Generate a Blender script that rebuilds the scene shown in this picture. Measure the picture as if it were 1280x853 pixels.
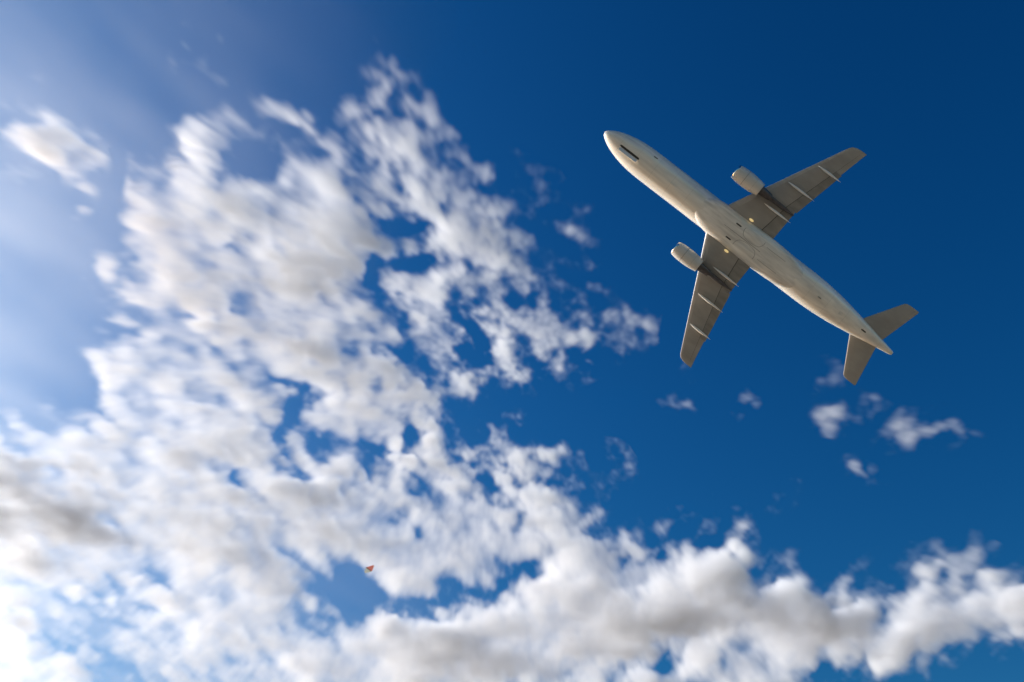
import bpy, bmesh, math
import numpy as np
from mathutils import Vector, Matrix

for o in list(bpy.data.objects):
    bpy.data.objects.remove(o)
scene = bpy.context.scene
COL = scene.collection
R = math.radians

# ------------------------------------------------------------------ camera
PITCH = R(42.0)
CAM_POS = Vector((0.0, 0.0, 1.7))
cam_data = bpy.data.cameras.new("camera")
cam_data.lens = 35.0
cam_data.sensor_width = 36.0
cam_data.clip_end = 60000.0
cam = bpy.data.objects.new("camera", cam_data)
cam.location = CAM_POS
cam.rotation_euler = (math.pi / 2 + PITCH, 0.0, 0.0)
COL.objects.link(cam)
scene.camera = cam
AX_R = Vector((1, 0, 0))
AX_F = Vector((0, math.cos(PITCH), math.sin(PITCH)))
AX_U = Vector((0, -math.sin(PITCH), math.cos(PITCH)))
FPX = 35.0 / 36.0 * 1280.0          # focal length in pixels of the 1280 wide photograph

# ------------------------------------------------------------------ sun, sky, exposure
SUN_OFF, SUN_LIFT = R(60.0), 0.14   # angle between view axis and sun; tilt above the left
side = (-AX_R * math.cos(SUN_LIFT) + AX_U * math.sin(SUN_LIFT))
SUN_DIR = (AX_F * math.cos(SUN_OFF) + side * math.sin(SUN_OFF)).normalized()
SUN_EL = math.asin(SUN_DIR.z)
SUN_AZ = math.atan2(SUN_DIR.x, SUN_DIR.y)   # from +Y towards +X

world = bpy.data.worlds.new("World")
scene.world = world
world.use_nodes = True
wn = world.node_tree
wn.nodes.clear()
sky = wn.nodes.new("ShaderNodeTexSky")
sky.sky_type = 'NISHITA'
sky.sun_disc = False
sky.sun_elevation = SUN_EL
sky.sun_rotation = SUN_AZ
sky.altitude = 0.0
sky.air_density = 1.4
sky.dust_density = 1.8
sky.ozone_density = 3.5
hsv = wn.nodes.new("ShaderNodeHueSaturation")
hsv.inputs["Saturation"].default_value = 1.40
hsv.inputs["Hue"].default_value = 0.488
hsv.inputs["Value"].default_value = 0.715
bg = wn.nodes.new("ShaderNodeBackground")
bg.inputs["Strength"].default_value = 0.05
wo = wn.nodes.new("ShaderNodeOutputWorld")
wn.links.new(sky.outputs[0], hsv.inputs["Color"])
gam = wn.nodes.new("ShaderNodeGamma")
gam.inputs["Gamma"].default_value = 1.7
wn.links.new(hsv.outputs[0], gam.inputs["Color"])
wn.links.new(gam.outputs[0], bg.inputs["Color"])
wn.links.new(bg.outputs[0], wo.inputs["Surface"])

sl = bpy.data.lights.new("sun", 'SUN')
sl.energy = 4.4
sl.angle = R(0.53)
sl.color = (1.0, 0.99, 0.98)
sun = bpy.data.objects.new("sun", sl)
sun.rotation_euler = SUN_DIR.to_track_quat('Z', 'Y').to_euler()
sun.location = SUN_DIR * 300
COL.objects.link(sun)

scene.view_settings.view_transform = 'Standard'
scene.view_settings.look = 'None'
scene.view_settings.gamma = 1.0
scene.view_settings.exposure = 0.5
scene.view_settings.use_curve_mapping = False

cy = scene.cycles
cy.use_denoising = True
cy.use_adaptive_sampling = True
cy.adaptive_threshold = 0.02
cy.max_bounces = 16
cy.volume_bounces = 12
cy.diffuse_bounces = 4
cy.volume_step_rate = 2.0
cy.volume_max_steps = 512


# ------------------------------------------------------------------ helpers
def ray_of(px, py):
    """unit ray of a photograph pixel (1280 x 853)"""
    return (AX_R * ((px - 640) / FPX) - AX_U * ((py - 426.5) / FPX) + AX_F).normalized()


def tag(o, label=None, cat=None, group=None, kind=None):
    if label: o["label"] = label
    if cat: o["category"] = cat
    if group: o["group"] = group
    if kind: o["kind"] = kind
    return o


def material(name, base, rough=0.4, metal=0.0, coat=0.0, noise=0.0, scale=3.0, stretch=(1, 1, 1), emit=None, joints=0.0):
    m = bpy.data.materials.new(name)
    m.use_nodes = True
    nt = m.node_tree
    p = nt.nodes["Principled BSDF"]
    p.inputs["Base Color"].default_value = (*base, 1)
    p.inputs["Roughness"].default_value = rough
    p.inputs["Metallic"].default_value = metal
    p.inputs["Coat Weight"].default_value = coat
    p.inputs["Coat Roughness"].default_value = 0.08
    if noise:
        tc = nt.nodes.new("ShaderNodeTexCoord")
        mp = nt.nodes.new("ShaderNodeMapping")
        mp.inputs["Scale"].default_value = stretch
        nz = nt.nodes.new("ShaderNodeTexNoise")
        nz.inputs["Scale"].default_value = scale
        nz.inputs["Detail"].default_value = 6
        mr = nt.nodes.new("ShaderNodeMapRange")
        mr.inputs["From Min"].default_value = 0.3
        mr.inputs["From Max"].default_value = 0.7
        mr.inputs["To Min"].default_value = 1.0 - noise
        mr.inputs["To Max"].default_value = 1.0 + noise * 0.5
        mx = nt.nodes.new("ShaderNodeVectorMath")
        mx.operation = 'SCALE'
        mx.inputs[0].default_value = base
        nt.links.new(tc.outputs["Object"], mp.inputs["Vector"])
        nt.links.new(mp.outputs[0], nz.inputs["Vector"])
        nt.links.new(nz.outputs["Fac"], mr.inputs["Value"])
        nt.links.new(mr.outputs[0], mx.inputs["Scale"])
        if joints:                                   # skin joints every few metres along the object's x
            sx = nt.nodes.new("ShaderNodeSeparateXYZ")
            nt.links.new(tc.outputs["Object"], sx.inputs[0])
            dv = nt.nodes.new("ShaderNodeMath"); dv.operation = 'DIVIDE'; dv.inputs[1].default_value = joints
            fr = nt.nodes.new("ShaderNodeMath"); fr.operation = 'FRACT'
            lt = nt.nodes.new("ShaderNodeMath"); lt.operation = 'LESS_THAN'; lt.inputs[1].default_value = 0.05 / joints
            ml = nt.nodes.new("ShaderNodeMath"); ml.operation = 'MULTIPLY_ADD'; ml.inputs[1].default_value = -0.14
            ml.inputs[2].default_value = 1.0
            pr = nt.nodes.new("ShaderNodeMath"); pr.operation = 'MULTIPLY'
            nt.links.new(sx.outputs[0], dv.inputs[0]); nt.links.new(dv.outputs[0], fr.inputs[0])
            nt.links.new(fr.outputs[0], lt.inputs[0]); nt.links.new(lt.outputs[0], ml.inputs[0])
            nt.links.new(mr.outputs[0], pr.inputs[0]); nt.links.new(ml.outputs[0], pr.inputs[1])
            nt.links.new(pr.outputs[0], mx.inputs["Scale"])
        nt.links.new(mx.outputs[0], p.inputs["Base Color"])
    if emit:
        p.inputs["Emission Color"].default_value = (*emit[0], 1)
        p.inputs["Emission Strength"].default_value = emit[1]
    return m


def mesh_obj(name, verts, faces, mat, parent=None, smooth=True):
    me = bpy.data.meshes.new(name)
    me.from_pydata([tuple(v) for v in verts], [], faces)
    bm = bmesh.new()
    bm.from_mesh(me)
    bmesh.ops.remove_doubles(bm, verts=bm.verts, dist=1e-5)
    bmesh.ops.recalc_face_normals(bm, faces=bm.faces)
    bm.to_mesh(me)
    bm.free()
    for p in me.polygons:
        p.use_smooth = smooth
    if smooth:
        try:
            me.set_sharp_from_angle(angle=R(38))
        except Exception:
            pass
    me.materials.append(mat)
    o = bpy.data.objects.new(name, me)
    COL.objects.link(o)
    if parent: o.parent = parent
    return o


def loft(rings, cap=True):
    """closed rings of equal length -> verts, faces"""
    n = len(rings[0])
    verts = [v for r in rings for v in r]
    faces = []
    for i in range(len(rings) - 1):
        for j in range(n):
            a, b = i * n + j, i * n + (j + 1) % n
            faces.append((a, b, b + n, a + n))
    if cap:
        faces.append(tuple(range(n)))
        faces.append(tuple(range((len(rings) - 1) * n, len(rings) * n)))
    return verts, faces


# ------------------------------------------------------------------ ground (below the frame, it lights the belly of the aircraft)
ground_mat = material("dry_ground", (0.185, 0.16, 0.12), rough=0.95, noise=0.35, scale=0.02)
G = 9000.0
gv = [(x * G / 12, y * G / 12, 0.0) for y in range(-12, 13) for x in range(-12, 13)]
gf = [(j * 25 + i, j * 25 + i + 1, (j + 1) * 25 + i + 1, (j + 1) * 25 + i) for j in range(24) for i in range(24)]
tag(mesh_obj("ground", gv, gf, ground_mat, smooth=False), kind="structure")

# ------------------------------------------------------------------ clouds
# cover of the sky by cloud, one digit per 32 px cell of the photograph (row 0 = top)
COVER = """
0000000000000000000000000000000000000000
0000000030000000000000000000000000000000
0000000243000032000000000000000000000000
1000000225620155310000000000000000000000
3130002563883356651100000000000000000000
2575125871234545563220000000000000000000
0269426863789643456430000000000000000000
0005468877999944666441000000000000000000
0004089989999983799622200000000000000000
0000089986899974799731200000000000000000
0000289998999966368623223000000000000000
0003589998999867994622212000000000000000
0004799887999988995874523000000000000000
0000899998999976966887730000000000000000
0000799989988887883434210020000000000000
2201699999758888783100000000000010000000
6665589999847997774100000000000000000000
9887799999567996765244000000000000000000
9999999996869677742554000000000000000000
9999999998999997988757620001313000000000
9999899999999999889868834455360000000000
9999879999987999999989998775431000000000
8799758999986238855789999999886543344455
7326777999996113636899999999998876777888
7544254898758899999999999999999998999999
9866367878768999999998888778999864884211
9986223457778999999987787778897635200000
"""
# thicker, greyer places: x, y, rx, ry, amount
THICK = [(70, 645, 90, 40, .25), (250, 655, 40, 34, .35), (305, 715, 46, 32, .5), (240, 590, 40, 25, .2),
         (410, 400, 60, 50, .35), (480, 650, 60, 35, .3), (590, 815, 75, 35, 1.3), (800, 800, 90, 40, 1.0),
         (720, 765, 70, 35, .45), (1150, 792, 110, 26, 1.7), (1270, 745, 60, 25, 1.2), (860, 760, 80, 40, .8),
         (1080, 750, 70, 25, .9), (380, 620, 50, 30, .35), (250, 380, 40, 40, .25), (960, 770, 80, 40, .7),
         (160, 720, 60, 30, .2), (690, 700, 60, 40, .35), (30, 690, 60, 25, .3), (440, 330, 60, 50, .3)]
# small gaps of blue: x, y, rx, ry, amount (long axis runs down to the right)
GAPS = [(348, 478, 16, 9, .8), (366, 520, 14, 34, .8), (405, 560, 34, 10, .7), (305, 587, 16, 18, .8), (232, 405, 16, 8, .6),
        (290, 380, 22, 14, .5), (449, 352, 18, 14, .8), (510, 330, 50, 12, .8), (508, 440, 14, 26, .8), (530, 470, 16, 26, .7),
        (560, 395, 14, 30, .8), (580, 430, 22, 28, .8), (484, 560, 22, 8, .8), (505, 535, 12, 16, .7), (506, 625, 10, 8, .6),
        (480, 588, 8, 18, .6), (430, 735, 36, 22, .7), (460, 760, 46, 14, .6), (545, 740, 26, 14, .8), (580, 722, 24, 12, .7),
        (620, 720, 22, 10, .7), (650, 712, 14, 8, .8), (632, 655, 12, 10, .7), (532, 650, 8, 12, .7), (827, 682, 14, 8, .7),
        (780, 690, 8, 12, .5), (925, 712, 12, 8, .6), (870, 750, 10, 8, .4), (838, 830, 14, 14, .6), (905, 825, 18, 12, .6),
        (1037, 830, 14, 14, .8), (265, 448, 16, 12, .4), (285, 480, 10, 18, .5), (150, 715, 22, 14, .5), (190, 745, 24, 10, .5),
        (485, 270, 14, 24, .5), (300, 312, 24, 12, .55), (640, 372, 14, 14, .6), (382, 362, 10, 18, .4), (165, 395, 16, 10, .5)]


# single puffs and wisps: x, y, rx, ry, cover
PUFFS = [(75, 195, 42, 26, .95), (104, 209, 24, 25, 1.0), (45, 178, 26, 14, .8), (112, 270, 14, 9, .7), (5, 135, 14, 22, .5),
         (25, 100, 24, 12, .4), (850, 508, 15, 10, .75), (826, 505, 14, 6, .35), (930, 497, 24, 17, .55), (1030, 520, 22, 15, .7),
         (1075, 497, 15, 14, .5), (1048, 465, 14, 26, .33), (1110, 530, 32, 22, .9), (1138, 545, 15, 15, .75), (1190, 535, 26, 16, .55),
         (1065, 585, 18, 11, .8), (1097, 575, 20, 18, .5), (690, 355, 22, 16, .42), (735, 335, 20, 18, .42), (745, 465, 15, 9, .45),
         (715, 425, 28, 20, .85), (750, 420, 16, 8, .5), (700, 290, 18, 12, .38), (690, 455, 14, 16, .85), (277, 65, 11, 20, .6),
         (290, 98, 15, 12, .65), (345, 138, 40, 22, 1.1), (225, 75, 15, 26, .36), (1080, 530, 60, 13, .58), (1165, 540, 45, 15, .55), (1040, 470, 12, 36, .40), (650, 408, 36, 22, .9), (722, 425, 24, 17, .85), (690, 565, 22, 16, .6), (715, 600, 22, 24, .6),
         (762, 590, 22, 22, .34), (910, 655, 38, 10, .55), (945, 634, 28, 8, .45), (1240, 802, 26, 16, .5),
         (1165, 825, 18, 14, .5), (250, 160, 26, 30, .65)]

# places where the cloud is only a thin veil of itself: x, y, rx, ry, amount
THIN = [(1115, 545, 130, 80, .5), (852, 508, 40, 35, .45), (935, 497, 50, 35, .65), (690, 345, 60, 50, .45), (735, 340, 40, 40, .4),
        (520, 130, 90, 60, .35), (610, 215, 60, 60, .35), (280, 90, 60, 50, .35), (745, 465, 40, 30, .4), (715, 590, 60, 50, .3),
        (920, 645, 60, 25, .4), (60, 190, 110, 80, .25), (150, 740, 170, 60, .35), (60, 790, 110, 40, .2)]


def catmull_matrix(n_out, n_in, pos):
    """rows of cubic B-spline weights for the fractional positions POS on a lattice of n_in"""
    i0 = np.floor(pos).astype(int)
    t = (pos - i0).astype(np.float32)
    W = np.zeros((n_out, n_in), np.float32)
    w = [(1 - t) ** 3 / 6, (3 * t ** 3 - 6 * t ** 2 + 4) / 6, (-3 * t ** 3 + 3 * t ** 2 + 3 * t + 1) / 6, t ** 3 / 6]
    rows = np.arange(n_out)
    for k in range(4):
        np.add.at(W, (rows, np.clip(i0 - 1 + k, 0, n_in - 1)), w[k])
    return W


def noise3(nx, ny, nz, cx, cy_, cz, rng):
    """smooth random field of shape (nz, ny, nx), cells of cx, cy_, cz voxels"""
    mx, my, mz = int(nx / cx) + 5, int(ny / cy_) + 5, int(nz / cz) + 5
    a = rng.standard_normal((mz, my, mx)).astype(np.float32)
    Wx = catmull_matrix(nx, mx, np.arange(nx) / cx + 1.5)
    Wy = catmull_matrix(ny, my, np.arange(ny) / cy_ + 1.5)
    Wz = catmull_matrix(nz, mz, np.arange(nz) / cz + 1.5)
    a = a @ Wx.T                                # mz, my, nx
    a = np.einsum('ab,zbx->zax', Wy, a, optimize=True)
    a = np.tensordot(Wz, a, axes=(1, 0))
    return (a / a.std()).astype(np.float32)


def lookup2(a, fx, fy):
    """bilinear lookup of a 2-D array, wrapped"""
    h, w = a.shape
    ix, iy = np.floor(fx).astype(int), np.floor(fy).astype(int)
    tx, ty = (fx - ix).astype(np.float32), (fy - iy).astype(np.float32)
    ix0, ix1, iy0, iy1 = ix % w, (ix + 1) % w, iy % h, (iy + 1) % h
    return (a[iy0, ix0] * (1 - tx) + a[iy0, ix1] * tx) * (1 - ty) + (a[iy1, ix0] * (1 - tx) + a[iy1, ix1] * tx) * ty


def streak2(X, Y, long, short, ang, rng):
    """2-D noise in world metres, cells LONG by SHORT, long axis at ANG"""
    a = rng.standard_normal((256, 256)).astype(np.float32)
    k = np.array([1, 4, 6, 4, 1], np.float32) / 16      # soften the lattice a little
    a = sum(np.roll(a, s - 2, 0) * k[s] for s in range(5))
    a = sum(np.roll(a, s - 2, 1) * k[s] for s in range(5))
    c, s = math.cos(ang), math.sin(ang)
    r = lookup2(a, (X * c + Y * s) / long * 2, (-X * s + Y * c) / short * 2)
    return r / a.std()


def sstep(a, b, x):
    t = np.clip((x - a) / (b - a), 0, 1)
    return t * t * (3 - 2 * t)


def cloud_field():
    rng = np.random.default_rng(11)
    H, TH = 1500.0, 98.0                        # cloud base and depth
    VOX = 3.2
    x0, x1, y0, y1 = -2000.0, 2000.0, 740.0, 3850.0
    nx, ny, nz = int((x1 - x0) / VOX) + 1, int((y1 - y0) / VOX) + 1, int(TH / VOX) + 1
    xs = x0 + np.arange(nx) * VOX
    ys = y0 + np.arange(ny) * VOX
    zs = H + np.arange(nz) * VOX
    X, Y = np.meshgrid(xs, ys)
    zm = H + 0.45 * TH - CAM_POS.z
    dep = Y * AX_F.y + zm * AX_F.z               # where each column stands in the photograph
    U = X / dep * FPX + 640
    V = 426.5 - (Y * AX_U.y + zm * AX_U.z) / dep * FPX
    g = np.array([[int(c) for c in row] for row in COVER.split()], np.float32) / 9.0
    assert g.shape == (27, 40), g.shape
    pad = 6
    g = np.pad(g, pad, mode='edge')
    gy, gx = g.shape
    # warp the lookup so that the cells never show
    Yn = 1650.0 * np.arcsinh(Y / zm)             # far billows are drawn out along the wind
    Xn = X
    wu = streak2(Xn, Yn, 130, 70, 0.9, rng) * 12 + streak2(Xn, Yn, 50, 26, 0.9, rng) * 6
    wv = streak2(Xn, Yn, 130, 70, 0.9, rng) * 12 + streak2(Xn, Yn, 50, 26, 0.9, rng) * 6
    fu = np.clip((U + wu) / 32 - 0.5 + pad, 0, gx - 1.001)
    fv = np.clip((V + wv) / 32 - 0.5 + pad, 0, gy - 1.001)
    # soften the digit map a touch, then bilinear
    sub = 8
    Wy = catmull_matrix(gy * sub, gy, np.clip(np.arange(gy * sub) / sub, 0, gy - 1))
    Wx = catmull_matrix(gx * sub, gx, np.clip(np.arange(gx * sub) / sub, 0, gx - 1))
    gs = Wy @ g @ Wx.T
    C = lookup2(gs, fu * sub, fv * sub)
    puff = np.zeros_like(C)
    for (px, py, rx, ry, am) in PUFFS:
        d2 = ((U + .5 * wu - px) / (1.25 * rx)) ** 2 + ((V + .5 * wv - py) / (1.25 * ry)) ** 2
        puff = np.maximum(puff, am * np.exp(-d2))
    C = np.maximum(C, puff)
    th = np.zeros_like(C)
    for (px, py, rx, ry, am) in THICK:
        th += am * np.exp(-(((U + wu - px) / rx) ** 2 + ((V + wv - py) / ry) ** 2))
    thin = np.zeros_like(C)
    for (px, py, rx, ry, am) in THIN:
        thin = np.maximum(thin, am * np.exp(-(((U + wu - px) / rx) ** 2 + ((V + wv - py) / ry) ** 2)))
    gap = np.zeros_like(C)
    for (px, py, rx, ry, am) in GAPS:
        gap += am * np.exp(-(((U + .7 * wu - px) / rx) ** 2 + ((V + .7 * wv - py) / ry) ** 2))
    ANG = 0.86                                   # wind streaks
    n2 = (0.14 * streak2(Xn, Yn, 140, 105, ANG, rng) + 0.30 * streak2(Xn, Yn, 84, 58, ANG, rng) + 0.42 * streak2(Xn, Yn, 46, 34, ANG, rng)
          + 0.44 * streak2(Xn, Yn, 27, 21, ANG, rng) + 0.34 * streak2(Xn, Yn, 17, 14, ANG, rng) + 0.24 * streak2(Xn, Yn, 11, 9, ANG, rng) + 0.16 * streak2(Xn, Yn, 7, 6, ANG, rng))
    calm = 1 - 0.40 * sstep(560, 720, V) * sstep(200, 700, U + V - 500)     # the low bank is smoother
    n2 = n2 * calm
    mott = calm * (0.6 * streak2(Xn, Yn, 80, 60, ANG, rng) + 0.6 * streak2(Xn, Yn, 42, 30, ANG, rng) + 0.45 * streak2(Xn, Yn, 20, 16, ANG, rng) + 0.35 * streak2(Xn, Yn, 11, 9.5, ANG, rng))
    base = (C - 0.22) * 1.55 - gap * 1.05 + 0.44 * n2 * (0.60 + 0.40 * sstep(0, .3, C) - 0.40 * sstep(.72, 0.96, C))
    base = np.where(C < 0.06, -1.0, base)
    # 3-D billows
    n3 = (0.55 * noise3(nx, ny, nz, 27, 40, 15, rng) + 0.35 * noise3(nx, ny, nz, 12, 18, 8, rng)
          + 0.2 * noise3(nx, ny, nz, 5.5, 8, 4.5, rng))
    D = np.zeros((nz, ny, nx), np.float32)
    lean = math.cos(PITCH) / math.sin(PITCH)     # the wind leans the cloud towers
    dens2 = np.exp(0.25 * n2 + 0.30 * mott) * (0.25 + 0.75 * sstep(0.15, 0.8, C) + 1.3 * th)
    dens2 *= 1 - thin
    dens2 *= 1.22 * zm / np.sqrt(zm * zm + Y * Y)   # thinner towards the horizon
    thick2 = 0.55 + 0.25 * sstep(0.5, 1, C) + 0.5 * np.clip(th, 0, 1)
    for k in range(nz):
        dz = (zs[k] - CAM_POS.z - zm) * lean / VOX
        i = int(math.floor(dz)); t = dz - i
        def sh(a):
            r0, r1 = np.roll(a, i, 0), np.roll(a, i + 1, 0)
            return r0 * (1 - t) + r1 * t
        h = k / (nz - 1)
        b = sh(base)
        tk = sh(thick2)
        rise = np.clip(h - 0.30, 0, 1) / (0.62 * tk)
        fall = np.clip(0.30 - h, 0, 1) / 0.36
        e = b + 0.22 * n3[k] - 0.85 * (rise ** 1.6) - 0.7 * fall ** 2
        D[k] = sstep(0.0, 1.3, e) * sh(dens2) * np.exp(0.35 * n3[k])
    D[:, :12] = 0; D[:, -12:] = 0
    D[0] = 0; D[-1] = 0
    return D, xs, ys, zs, U, V


def cloud_material(name, dens):
    m = bpy.data.materials.new(name)
    m.use_nodes = True
    nt = m.node_tree
    nt.nodes.clear()
    v = nt.nodes.new("ShaderNodeVolumePrincipled")
    v.inputs["Color"].default_value = (1, 1, 1, 1)
    v.inputs["Density"].default_value = dens
    v.inputs["Anisotropy"].default_value = 0.35
    out = nt.nodes.new("ShaderNodeOutputMaterial")
    nt.links.new(v.outputs[0], out.inputs["Volume"])
    return m


def make_cloud(name, D, xs, ys, zs, mat, label):
    """one cloud: a voxel volume filled from the array D (z, y, x)"""
    occ = np.argwhere(D.max(0) > 0.004)
    (ya, xa), (yb, xb) = occ.min(0), occ.max(0)
    oz = np.nonzero(D.max((1, 2)) > 0.004)[0]
    za, zb = max(oz[0] - 1, 0), min(oz[-1] + 1, len(zs) - 1)
    ya, xa = max(ya - 2, 0), max(xa - 2, 0)
    yb, xb = min(yb + 2, len(ys) - 1), min(xb + 2, len(xs) - 1)
    D = np.ascontiguousarray(D[za:zb + 1, ya:yb + 1, xa:xb + 1])
    X, Y, Z = xs[xa:xb + 1], ys[ya:yb + 1], zs[za:zb + 1]
    nz, ny, nx = D.shape
    org = Vector((float(X.mean()), float(Y.mean()), float(Z[0])))
    lo = (float(X[0] - org.x), float(Y[0] - org.y), 0.0)
    hi = (float(X[-1] - org.x), float(Y[-1] - org.y), float(Z[-1] - Z[0]))
    me = bpy.data.meshes.new("density_lattice")
    me.vertices.add(D.size)
    at = me.attributes.new("cloud_density", 'FLOAT', 'POINT')
    at.data.foreach_set("value", D.ravel())
    lat = bpy.data.objects.new("density_lattice", me)      # data only, never linked into the scene
    ng = bpy.data.node_groups.new("cloud_from_lattice", 'GeometryNodeTree')
    ng.interface.new_socket("Geometry", in_out='INPUT', socket_type='NodeSocketGeometry')
    ng.interface.new_socket("Geometry", in_out='OUTPUT', socket_type='NodeSocketGeometry')
    N, L = ng.nodes.new, ng.links.new
    out = N("NodeGroupOutput")
    info = N("GeometryNodeObjectInfo"); info.inputs["Object"].default_value = lat
    na = N("GeometryNodeInputNamedAttribute"); na.data_type = 'FLOAT'; na.inputs["Name"].default_value = "cloud_density"
    si = N("GeometryNodeSampleIndex"); si.data_type = 'FLOAT'; si.domain = 'POINT'; si.clamp = True
    pos = N("GeometryNodeInputPosition")
    sep = N("ShaderNodeSeparateXYZ")
    L(pos.outputs[0], sep.inputs[0])
    idx = []
    for a in range(3):
        n = (nx, ny, nz)[a]
        mr = N("ShaderNodeMapRange")
        mr.clamp = True
        mr.inputs["From Min"].default_value = lo[a]
        mr.inputs["From Max"].default_value = hi[a]
        mr.inputs["To Min"].default_value = 0
        mr.inputs["To Max"].default_value = n - 1
        L(sep.outputs[a], mr.inputs["Value"])
        fi = N("FunctionNodeFloatToInt"); fi.rounding_mode = 'ROUND'
        L(mr.outputs[0], fi.inputs[0])
        idx.append(fi.outputs[0])
    def im(op, a, b):
        n = N("FunctionNodeIntegerMath"); n.operation = op
        for s, v in ((0, a), (1, b)):
            if isinstance(v, int): n.inputs[s].default_value = v
            else: L(v, n.inputs[s])
        return n.outputs[0]
    index = im('ADD', im('MULTIPLY', im('ADD', im('MULTIPLY', idx[2], ny), idx[1]), nx), idx[0])
    L(info.outputs["Geometry"], si.inputs["Geometry"])
    L(na.outputs[0], si.inputs["Value"])
    L(index, si.inputs["Index"])
    vc = N("GeometryNodeVolumeCube")
    vc.inputs["Min"].default_value = lo
    vc.inputs["Max"].default_value = hi
    vc.inputs["Resolution X"].default_value = nx
    vc.inputs["Resolution Y"].default_value = ny
    vc.inputs["Resolution Z"].default_value = nz
    L(si.outputs[0], vc.inputs["Density"])
    sm = N("GeometryNodeSetMaterial"); sm.inputs["Material"].default_value = mat
    L(vc.outputs[0], sm.inputs["Geometry"])
    L(sm.outputs[0], out.inputs[0])
    vol = bpy.data.volumes.new(name)
    vol.materials.append(mat)
    o = bpy.data.objects.new(name, vol)
    o.location = org
    COL.objects.link(o)
    md = o.modifiers.new("cloud", 'NODES')
    md.node_group = ng
    tag(o, label, "cloud")
    return o


D, xs, ys, zs, U, V = cloud_field()
cmat = cloud_material("cloud_droplets", 0.0195)
# regions of the sky that hold the clouds standing apart from the great bank: (x, y, rx, ry), label
SMALL = [
    ((58, 190, 88, 112), "small ragged white cloud alone in the pale hazy sky at the far left"),
    ((1115, 545, 120, 72), "broken row of small white puffs in the deep blue below the airliner's tail"),
    ((852, 508, 36, 34), "tiny lone white puff in the blue straight below the airliner's lower wing tip"),
    ((935, 497, 48, 36), "faint torn wisp of cloud between the lone puff and the row below the tail"),
]
rest = D.copy()
for (cx, cy_, rx, ry), lab in SMALL:
    rr = np.sqrt(((U - cx) / rx) ** 2 + ((V - cy_) / ry) ** 2).astype(np.float32)
    part = D * (1 - sstep(0.74, 1.0, rr))
    rest *= sstep(1.15, 1.25, rr)
    if part.max() > 0.01:
        make_cloud("cloud", part, xs, ys, zs, cmat, lab)["group"] = "small clouds apart from the great bank"
make_cloud("cloud_bank", rest, xs, ys, zs, cmat,
           "huge broken white cloud bank with grey undersides filling the left and bottom of the sky")
del D, rest

# thin high cirrus veiling the blue on the sunny side
def cirrus_field():
    rng = np.random.default_rng(5)
    VOX, H = 14.0, 2300.0
    xs = np.arange(-3300.0, 1300.0, VOX)
    ys = np.arange(1150.0, 5800.0, VOX)
    zs = H + np.arange(6) * 22.0
    X, Y = np.meshgrid(xs, ys)
    zm = H + 50 - CAM_POS.z
    dep = Y * AX_F.y + zm * AX_F.z
    U = X / dep * FPX + 640
    V = 426.5 - (Y * AX_U.y + zm * AX_U.z) / dep * FPX
    m = sstep(560, -40, U + 0.25 * (V - 300)) * (0.55 + 0.45 * sstep(-60, 250, V))
    m = np.maximum(m, .55 * sstep(420, 760, V) * sstep(750, 150, U))
    n = (0.6 * streak2(X, Y, 900, 300, .9, rng) + 0.5 * streak2(X, Y, 420, 120, .9, rng) + 0.35 * streak2(X, Y, 200, 50, .9, rng)
         + .2 * streak2(X, Y, 90, 30, .9, rng))
    d = np.clip(m * (0.80 + 0.26 * n), 0, None) * np.sqrt(m)
    prof = np.array([0, .6, 1, 1, .6, 0], np.float32)
    D = (d[None] * prof[:, None, None]).astype(np.float32)
    D[:, :2] = 0; D[:, -2:] = 0; D[:, :, :2] = 0; D[:, :, -2:] = 0
    return D, xs, ys, zs


D, xs, ys, zs = cirrus_field()
veil = make_cloud("thin_cirrus", D, xs, ys, zs, cloud_material("cirrus_ice", 0.0027), None)
veil["kind"] = "stuff"
veil["label"] = "thin streaky cirrus haze paling the blue at the left edge"
del veil["category"]
del D

# ------------------------------------------------------------------ airliner
# local axes: +X aft (nose at 0), +Y lateral, +Z up
white = material("white_paint", (0.82, 0.77, 0.68), rough=0.25, coat=1.0, noise=0.20, scale=1.1, stretch=(0.16, 1.6, 1.6), joints=2.65)
fairing_paint = material("belly_paint", (0.74, 0.70, 0.63), rough=0.35, coat=0.6, noise=0.30, scale=1.3, stretch=(0.2, 1.6, 1.6))
grey = material("wing_grey", (0.33, 0.31, 0.28), rough=0.38, coat=0.1, noise=0.16, scale=1.0, stretch=(0.35, 0.8, 1))
flapgrey = material("flap_grey", (0.26, 0.245, 0.22), rough=0.4, noise=0.25, scale=1.4, stretch=(0.3, 1.2, 1))
slatgrey = material("slat_grey", (0.39, 0.37, 0.34), rough=0.35, noise=0.15, scale=1.2)
pale = material("fairing_grey", (0.78, 0.76, 0.72), rough=0.35, coat=0.2)
metal = material("bare_metal", (0.72, 0.71, 0.69), rough=0.22, metal=1.0)
shadegrey = material("pylon_shade_grey", (0.085, 0.08, 0.085), rough=0.5, noise=0.3, scale=2)  # dark pylon colour holds the shadow between engine and wing
hotmetal = material("exhaust_metal", (0.12, 0.11, 0.11), rough=0.4, metal=0.9, noise=0.3, scale=3)
dark = material("dark_gap", (0.05, 0.046, 0.042), rough=0.8)
seam = material("panel_seam", (0.22, 0.205, 0.185), rough=0.7)
lampmat = material("landing_lamp", (0.85, 0.70, 0.38), rough=0.2, emit=((1.0, 0.72, 0.30), 0.35))
cowl = material("cowl_paint", (0.60, 0.58, 0.54), rough=0.3, coat=0.4, noise=0.12, scale=1.5, stretch=(0.3, 1, 1))

plane = bpy.data.objects.new("airliner", None)
COL.objects.link(plane)
tag(plane, "white twin-engine airliner seen from below, banking with its wheels up", "airplane")

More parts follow.
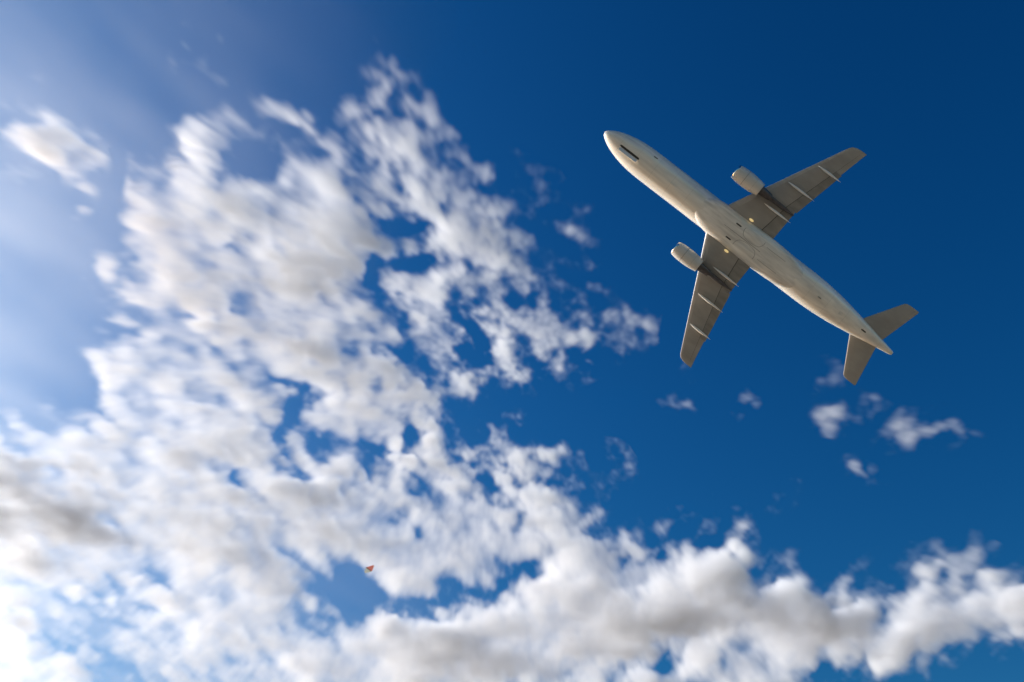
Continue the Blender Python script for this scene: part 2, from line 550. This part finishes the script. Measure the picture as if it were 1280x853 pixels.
def superring(x, y0, zc, ry, rz_up, rz_dn, n=64, p=2.0):
    ring = []
    for i in range(n):
        a = 2 * math.pi * i / n
        c, s_ = math.cos(a), math.sin(a)
        cc = math.copysign(abs(c) ** (2 / p), c)
        ss = math.copysign(abs(s_) ** (2 / p), s_)
        ring.append((x, y0 + ry * cc, zc + (rz_up if ss > 0 else rz_dn) * ss))
    return ring

def interp(tab, x):
    xs_ = [t[0] for t in tab]
    return [float(np.interp(x, xs_, [t[k] for t in tab])) for k in range(1, len(tab[0]))]

# x, half width, crown z, keel z
FUS = [(0, .03, -.62, -.70), (.12, .27, -.38, -.93), (.35, .50, -.14, -1.13), (.8, .80, .17, -1.36), (1.4, 1.09, .48, -1.56),
       (2.1, 1.34, .86, -1.73), (3.0, 1.59, 1.42, -1.87), (4.0, 1.79, 1.82, -1.96), (5.2, 1.93, 2.0, -2.03), (6.5, 1.985, 2.07, -2.07),
       (8, 1.985, 2.07, -2.07), (29.5, 1.985, 2.07, -2.07), (31.5, 1.97, 2.07, -1.97), (33.5, 1.88, 2.06, -1.66), (35.5, 1.70, 2.03, -1.22),
       (37.5, 1.43, 1.99, -.72), (39.5, 1.10, 1.93, -.20), (41.5, .76, 1.85, .33), (43.2, .47, 1.76, .78), (44.2, .30, 1.67, 1.05), (44.5, .20, 1.60, 1.18)]
# smooth the table with a Catmull-Rom pass
def smooth_table(tab, xs_):
    t = np.array(tab); out = []
    for x in xs_:
        i = int(np.clip(np.searchsorted(t[:, 0], x) - 1, 0, len(t) - 2))
        h = t[i + 1, 0] - t[i, 0]; u = (x - t[i, 0]) / h
        def slope(k):
            if k == 0: return (t[1, 1:] - t[0, 1:]) / (t[1, 0] - t[0, 0])
            if k == len(t) - 1: return (t[-1, 1:] - t[-2, 1:]) / (t[-1, 0] - t[-2, 0])
            a = (t[k, 1:] - t[k - 1, 1:]) / (t[k, 0] - t[k - 1, 0]); b = (t[k + 1, 1:] - t[k, 1:]) / (t[k + 1, 0] - t[k, 0])
            return np.where(a * b > 0, 2 * a * b / (a + b + 1e-9), 0)
        m0, m1 = slope(i) * h, slope(i + 1) * h
        v = (2 * u ** 3 - 3 * u ** 2 + 1) * t[i, 1:] + (u ** 3 - 2 * u ** 2 + u) * m0 + (-2 * u ** 3 + 3 * u ** 2) * t[i + 1, 1:] + (u ** 3 - u ** 2) * m1
        out.append([x, *v])
    return out

stations = [0, .05, .12, .22, .35, .55, .8, 1.1, 1.4, 1.75, 2.1, 2.55, 3, 3.5, 4, 4.6, 5.2, 5.8, 6.5, 7.2] + list(np.arange(8, 44.1, .6)) + [44.3, 44.5]
FT = smooth_table(FUS, stations)
rings = []
for x, hw, zu, zd in FT:
    zc = (zu + zd) / 2
    rings.append(superring(x, 0, zc, hw * 1.045, zu - zc, zc - zd))
v, f = loft(rings)
fus = mesh_obj("fuselage", v, f, white, plane)

def keel(x, y):
    """z of the fuselage skin underneath at x, y"""
    _, hw, zu, zd = smooth_table(FUS, [x])[0]
    zc = (zu + zd) / 2
    return zc - (zc - zd) * math.sqrt(max(0, 1 - (y / hw) ** 2))

# belly fairing, blending out of the fuselage at both ends
BEL = [(14.6, 1.0, -1.98), (15.6, 1.55, -2.06), (16.6, 1.93, -2.16), (17.8, 2.12, -2.28), (19.5, 2.17, -2.36), (24, 2.17, -2.38), (25.8, 2.13, -2.34),
       (27.5, 2.02, -2.22), (29, 1.70, -2.11), (30.4, 1.1, -2.0)]
def belly_z(x, y):
    hw, zb = smooth_table(BEL, [x])[0][1:]
    return -0.9 + (zb + 0.9) * max(0, 1 - abs(y / hw) ** 2.7) ** (1 / 2.7)
rings = []
for x, hw, zb in smooth_table(BEL, list(np.arange(14.6, 30.41, .35))):
    rings.append(superring(x, 0, -0.9, hw * 1.02, 0.75, -zb - 0.9, 48, 2.7))
v, f = loft(rings)
mesh_obj("belly_fairing", v, f, fairing_paint, plane)

def airfoil(c0, c1, t, n=14):
    """closed loop of (chord fraction, thickness fraction) between chord fractions c0 and c1"""
    def th(x): return 5 * t * (0.2969 * math.sqrt(x) - .126 * x - .3516 * x * x + .2843 * x ** 3 - .1036 * x ** 4)
    xs_ = [c0 + (c1 - c0) * (1 - math.cos(math.pi * i / n)) / 2 for i in range(n + 1)]
    if c0 > 0: xs_ = [c0 + (c1 - c0) * i / n for i in range(n + 1)]
    return [(x, th(x)) for x in xs_] + [(x, -th(x) * .75) for x in reversed(xs_)][(1 if c1 >= 1 else 0):-1 if c0 <= 0 else None]

def wing_panel(name, secs, c0, c1, mat, parent, sgn, drop=0.0, vertical=False, span=0.97):
    """secs: y, leading edge x, trailing edge x, z, thickness ratio"""
    rings = []
    for (y, le, te, z, t) in secs:
        ch = te - le
        ring = []
        for (cx, ct) in airfoil(c0, c1, t):
            p = (le + cx * ch, sgn * (y * span), z + ct * ch - drop)
            if vertical: p = (le + cx * ch, ct * ch, y)
            ring.append(p)
        rings.append(ring)
    v, f = loft(rings)
    return mesh_obj(name, v, f, mat, parent)

def w_at(y):
    le = np.interp(y, [1.2, 6.4, 16.45, 16.8, 17.0, 17.1], [17.25, 19.85, 24.72, 25.0, 25.5, 26.2])
    te = np.interp(y, [1.2, 6.4, 17.1], [24.55, 24.62, 26.85])
    z = -1.42 + 0.088 * (y - 1.2) + 0.0011 * y * y
    return (y, float(le), float(te), z, float(np.interp(y, [1.2, 6.4, 17.1], [.145, .115, .10])))

def secs(ys_): return [w_at(y) for y in ys_]

lin = lambda a, b, n: [a + (b - a) * i / n for i in range(n + 1)]
for s_ in (-1, 1):
    w = wing_panel("wing", secs(lin(1.2, 16.45, 24) + [16.65, 16.8, 16.9, 17.0, 17.06]), 0.0, 0.74, grey, plane, s_)
    # moving surfaces behind the rear spar, a dark slot between
    gp = []
    for (y, le, te, z, t) in secs(lin(1.9, 16.6, 14)):
        gp.append((y, le, te, z + .01, t * .72))
    wing_panel("hinge_gap", gp, 0.72, 0.775, dark, w, s_)
    wing_panel("flap", secs(lin(1.9, 6.395, 8)), 0.752, 1.0, flapgrey, w, s_, 0.03)
    wing_panel("flap", secs(lin(6.405, 13.245, 10)), 0.752, 1.035, flapgrey, w, s_, 0.03)
    wing_panel("aileron", secs(lin(13.255, 16.33, 6)), 0.75, 0.99, grey, w, s_)
    wing_panel("wing_tip", secs(lin(16.33, 16.65, 3) + [16.8, 16.9, 17.0, 17.06]), 0.742, 1.0, grey, w, s_)
    # leading edge slats, a few millimetres proud
    for (a, b) in ((2.9, 5.1), (6.5, 8.9), (8.95, 11.35), (11.4, 13.8), (13.85, 16.2)):
        sl_ = []
        for (y, le, te, z, t) in secs(lin(a, b, 4)):
            sl_.append((y, le - .015, te, z, t * 1.02))
        wing_panel("slat", sl_, 0.0, 0.13, slatgrey, w, s_)
    # flap track fairings
    for (y, x0_, x1_) in ((4.85, 21.0, 25.0), (8.55, 21.6, 25.5), (12.15, 23.2, 26.5)):
        rings = []
        _, le, te, z, t = w_at(y)
        for i in range(17):
            u = i / 16
            r_ = max(0.012, 0.30 * math.sin(math.pi * min(1, u * 1.02 + .005)) ** 0.75 * (1 - 0.30 * u))
            zz = z - 0.055 * (te - le) - 0.16 - 0.10 * u
            rings.append(superring(x0_ + (x1_ - x0_) * u, s_ * y, zz, r_ * .62, r_ * .9, r_ * .9, 16))
        v, f = loft(rings)
        mesh_obj("flap_track_fairing", v, f, pale, w)
    # engine
    ey, ez, ex = 5.78 * s_, -2.35, 15.95
    def lathe(name, prof, mat, parent, n=48, cap=False):
        rings = [[(ex + x, ey + r_ * math.cos(2 * math.pi * i / n), ez + r_ * math.sin(2 * math.pi * i / n)) for i in range(n)] for x, r_ in [(q[0], q[1] * .86) for q in prof]]
        v, f = loft(rings, cap)
        return mesh_obj(name, v, f, mat, parent)
    outer = [(.22, 1.09), (.55, 1.16), (1.1, 1.21), (1.9, 1.22), (2.6, 1.17), (3.2, 1.07), (3.75, .95), (3.77, .92), (3.2, .95), (1.6, 1.0), (.9, .94), (.25, .93)]
    eng = lathe("engine", outer, cowl, plane)
    lathe("intake_lip", [(.215, 1.088), (.12, 1.06), (.04, 1.02), (.0, .985), (.03, .95), (.12, .925), (.245, .92)], metal, eng)
    lathe("core_cowl", [(1.6, .93), (3.2, .76), (4.2, .62), (5.0, .50), (5.25, .46), (5.25, .42), (4.5, .40)], hotmetal, eng)
    lathe("exhaust_plug", [(4.5, .34), (5.2, .28), (5.8, .12), (6.0, .02)], hotmetal, eng, cap=True)
    lathe("fan", [(1.0, .95), (1.02, .32)], dark, eng)
    lathe("spinner", [(.62, .01), (.68, .10), (.85, .22), (1.03, .32)], grey, eng, cap=True)
    for xx in (1.45, 2.75):
        rr_ = float(np.interp(xx, [q[0] for q in outer[:7]], [q[1] for q in outer[:7]]))
        lathe("cowl_seam", [(xx, rr_ - .02), (xx, rr_ + .006), (xx + .05, rr_ + .006 - .03 * (xx > 2)), (xx + .05, rr_ - .03)], seam, eng)
    # pylon from the cowl up and back to the wing, widened aft for its shadow
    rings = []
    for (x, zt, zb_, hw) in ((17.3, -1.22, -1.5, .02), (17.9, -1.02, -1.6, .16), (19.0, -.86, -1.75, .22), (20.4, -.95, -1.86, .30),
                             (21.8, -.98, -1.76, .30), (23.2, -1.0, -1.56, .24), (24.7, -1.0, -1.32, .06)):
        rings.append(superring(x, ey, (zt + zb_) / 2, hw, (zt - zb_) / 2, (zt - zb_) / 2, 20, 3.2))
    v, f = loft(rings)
    mesh_obj("pylon", v, f, shadegrey, eng)
    # tailplane
    tp = [(0.35, 38.55, 42.45, 1.02, .10), (5.75, 41.75, 43.7, 1.52, .09), (5.91, 42.0, 43.7, 1.535, .08), (5.98, 42.45, 43.6, 1.54, .06)]
    tpl = wing_panel("tailplane", tp, 0.0, 0.70, grey, plane, s_)
    wing_panel("elevator", [(0.5, 38.64, 42.48, 1.04, .10), (5.75, 41.75, 43.7, 1.52, .09), (5.91, 42.0, 43.7, 1.535, .08), (5.98, 42.45, 43.6, 1.54, .06)], 0.703, 1.0, grey, tpl, s_)
    # landing lamp under the wing root
    y = 2.36
    _, le, te, z, t = w_at(y)
    rings = []
    for u in np.linspace(0, 1, 9):
        r_ = max(.02, .15 * math.sqrt(max(0, 1 - (2 * u - 1) ** 2)))
        rings.append(superring(20.8 + .62 * u, s_ * y, z - .50, r_, r_, r_ * 1.15, 18))
    v, f = loft(rings)
    mesh_obj("landing_light", v, f, lampmat, plane)
# fin
fin = wing_panel("tail_fin", [(1.5, 35.6, 42.3, 0, .10), (7.6, 41.1, 43.6, 0, .09), (7.75, 41.6, 43.6, 0, .06)], 0, .70, white, plane, 1, vertical=True)
wing_panel("rudder", [(2.0, 36.05, 42.4, 0, .10), (7.5, 41.02, 43.58, 0, .09)], .708, 1.0, white, fin, 1, vertical=True)

# patches that follow the skin underneath
def skin_patch(name, x0_, x1_, y0_, y1_, zf, off, mat, parent, nx=10, ny=6, round_=0.0, thick=0.012):
    top, bot = [], []
    for i in range(nx + 1):
        for j in range(ny + 1):
            u, w_ = i / nx * 2 - 1, j / ny * 2 - 1
            if round_:
                a, b = u * math.sqrt(1 - w_ * w_ / 2), w_ * math.sqrt(1 - u * u / 2)
                u, w_ = u + (a - u) * round_, w_ + (b - w_) * round_
            x, y = (x0_ + x1_) / 2 + u * (x1_ - x0_) / 2, (y0_ + y1_) / 2 + w_ * (y1_ - y0_) / 2
            z = zf(x, y)
            bot.append((x, y, z - off)); top.append((x, y, z - off + thick))
    n = ny + 1
    faces = []
    N_ = len(bot)
    for i in range(nx):
        for j in range(ny):
            a = i * n + j
            faces.append((a, a + n, a + n + 1, a + 1))
            faces.append((N_ + a, N_ + a + 1, N_ + a + n + 1, N_ + a + n))
    rim = [i * n for i in range(nx + 1)] + [nx * n + j for j in range(1, n)] + [i * n + ny for i in range(nx - 1, -1, -1)] + [j for j in range(ny - 1, 0, -1)]
    for a, b in zip(rim, rim[1:] + rim[:1]):
        faces.append((a, b, N_ + b, N_ + a))
    return mesh_obj(name, bot + top, faces, mat, parent)

# nose wheel bay: two long doors with a dark slit and one pale edge standing open
skin_patch("nose_gear_bay", 2.75, 5.75, -.08, .20, keel, .014, dark, fus, 12, 3, .35)
skin_patch("nose_gear_door", 2.85, 5.65, .225, .62, lambda x, y: keel(x, .22) - (y - .22) * .95, .02, white, fus, 12, 4, .25, .04)
skin_patch("nose_gear_door", 2.75, 5.6, -.42, -.095, keel, .018, white, fus, 12, 4, .25)
skin_patch("antenna", 6.9, 7.5, -1.40, -1.30, keel, .10, dark, fus, 4, 2, .5, .09)
skin_patch("antenna", 10.6, 11.1, -.03, .03, keel, .28, white, fus, 4, 2, .5, .27)
skin_patch("drain_mast", 13.2, 13.5, -.35, -.29, keel, .16, white, fus, 4, 2, .5, .15)
skin_patch("cargo_door", 9.4, 11.3, -1.86, -1.25, keel, .006, seam, fus, 10, 6, .2)
skin_patch("cargo_door", 9.44, 11.26, -1.84, -1.27, keel, .010, white, fus, 10, 6, .2)
skin_patch("service_panel", 31.2, 31.9, -.55, -.15, keel, .008, fairing_paint, fus, 6, 4, .2)
skin_patch("service_panel", 36.2, 36.7, -.25, .15, keel, .008, fairing_paint, fus, 6, 4, .2)
skin_patch("outflow_vent", 39.6, 40.3, -.16, .02, keel, .008, dark, fus, 6, 3, .4)
skin_patch("antenna", 33.0, 33.5, -.03, .03, keel, .25, dark, fus, 4, 2, .5, .24)
for s_ in (-1, 1):
    # round bulge of the main wheel doors, with their dark outline
    y0_, y1_ = (.16, 2.0) if s_ > 0 else (-2.0, -.16)
    skin_patch("wheel_door_gap", 21.15, 24.15, y0_ - .03, y1_ + .03, belly_z, .006, seam, plane, 14, 10, .75)
    skin_patch("wheel_door", 21.2, 24.1, y0_, y1_, lambda x, y: belly_z(x, y) - .07 * max(0, 1 - ((x - 22.5) / 1.2) ** 2 - ((y - s_ * 1.05) / .75) ** 2), .016, fairing_paint, plane, 18, 14, .75)
    skin_patch("air_inlet", 19.9, 20.7, s_ * 1.0 - .09, s_ * 1.0 + .09, belly_z, .012, dark, plane, 6, 3, .5)
    skin_patch("panel_gap", 24.6, 27.4, s_ * .9 - .02, s_ * .9 + .02, belly_z, .008, seam, plane, 12, 1)
skin_patch("panel_gap", 18.9, 24.3, -.025, .025, belly_z, .010, seam, plane, 16, 1)

# hang it in the sky: the belly square to the line of sight, nose to the upper left of the picture
PC, DIST = (933.0, 302.0), 126.6
r_ = ray_of(*PC)
pos = CAM_POS + r_ * DIST
def img(p):
    d = p - CAM_POS
    z = d.dot(AX_F)
    return Vector((640 + FPX * d.dot(AX_R) / z, 426.5 - FPX * d.dot(AX_U) / z))
e1 = (AX_R - r_ * AX_R.dot(r_)).normalized()
e2 = r_.cross(e1)
best = min((abs(math.atan2(*reversed((img(pos + (e1 * math.cos(a) + e2 * math.sin(a)) * 2) - img(pos)).to_tuple())) - math.atan2(275, 357)), a)
           for a in np.linspace(-math.pi, math.pi, 7201))
aft = e1 * math.cos(best[1]) + e2 * math.sin(best[1])
up = r_.copy()
lat = up.cross(aft)
M = Matrix((aft, lat, up)).transposed().to_4x4()
M.translation = pos - M.to_3x3() @ Vector((22.25, 0, 0))
plane.matrix_world = M

# ------------------------------------------------------------------ small kite
kd = 170.0
kr = ray_of(461, 712)
kp = CAM_POS + kr * kd
kite = bpy.data.objects.new("kite", None)
COL.objects.link(kite)
tag(kite, "tiny red and white kite in the blue gap among the lower clouds", "kite")
def sailcloth(name, col):
    m = material(name, col, rough=0.6)
    nt = m.node_tree
    tr = nt.nodes.new("ShaderNodeBsdfTranslucent")
    tr.inputs["Color"].default_value = (*col, 1)
    mx = nt.nodes.new("ShaderNodeMixShader")
    mx.inputs[0].default_value = 0.6
    nt.links.new(nt.nodes["Principled BSDF"].outputs[0], mx.inputs[1])
    nt.links.new(tr.outputs[0], mx.inputs[2])
    nt.links.new(mx.outputs[0], nt.nodes["Material Output"].inputs["Surface"])
    return m
kred = sailcloth("red_sailcloth", (0.72, 0.40, 0.35))
kwhite = sailcloth("white_sailcloth", (0.62, 0.63, 0.58))
kspar = material("dark_spar", (0.16, 0.12, 0.13), rough=0.5)
def sail(name, pts, mat):
    v = [(x, y, z + .006) for x, y, z in pts] + [(x, y, z - .006) for x, y, z in pts]
    n = len(pts)
    f = [tuple(range(n)), tuple(range(2 * n - 1, n - 1, -1))] + [(i, (i + 1) % n, n + (i + 1) % n, n + i) for i in range(n)]
    return mesh_obj(name, v, f, mat, kite, smooth=False)
sail("sail", [(-.65, -.05, .0), (.75, -.05, .14), (.45, -1.25, -.06), (.15, -1.15, -.08)], kred)
sail("sail", [(-.65, .05, .0), (.75, .05, .14), (-.1, 1.0, -.06), (-.45, .95, -.08)], kwhite)
rings = [superring(x, 0, z, .06, .05, .05, 10) for x, z in ((-.75, 0), (-.3, .02), (.3, .07), (.62, .12))]
v, f = loft(rings)
mesh_obj("spar", v, f, kspar, kite)
ka = (AX_R * .80 - AX_U * .60)
ka = (ka - kr * ka.dot(kr)).normalized()
kM = Matrix((ka, kr.cross(ka) * -1, kr)).transposed().to_4x4()
kM = Matrix((ka, kr.cross(ka), kr)).transposed().to_4x4()
kM = kM @ Matrix.Scale(0.8, 4)
kM.translation = kp
kite.matrix_world = kM
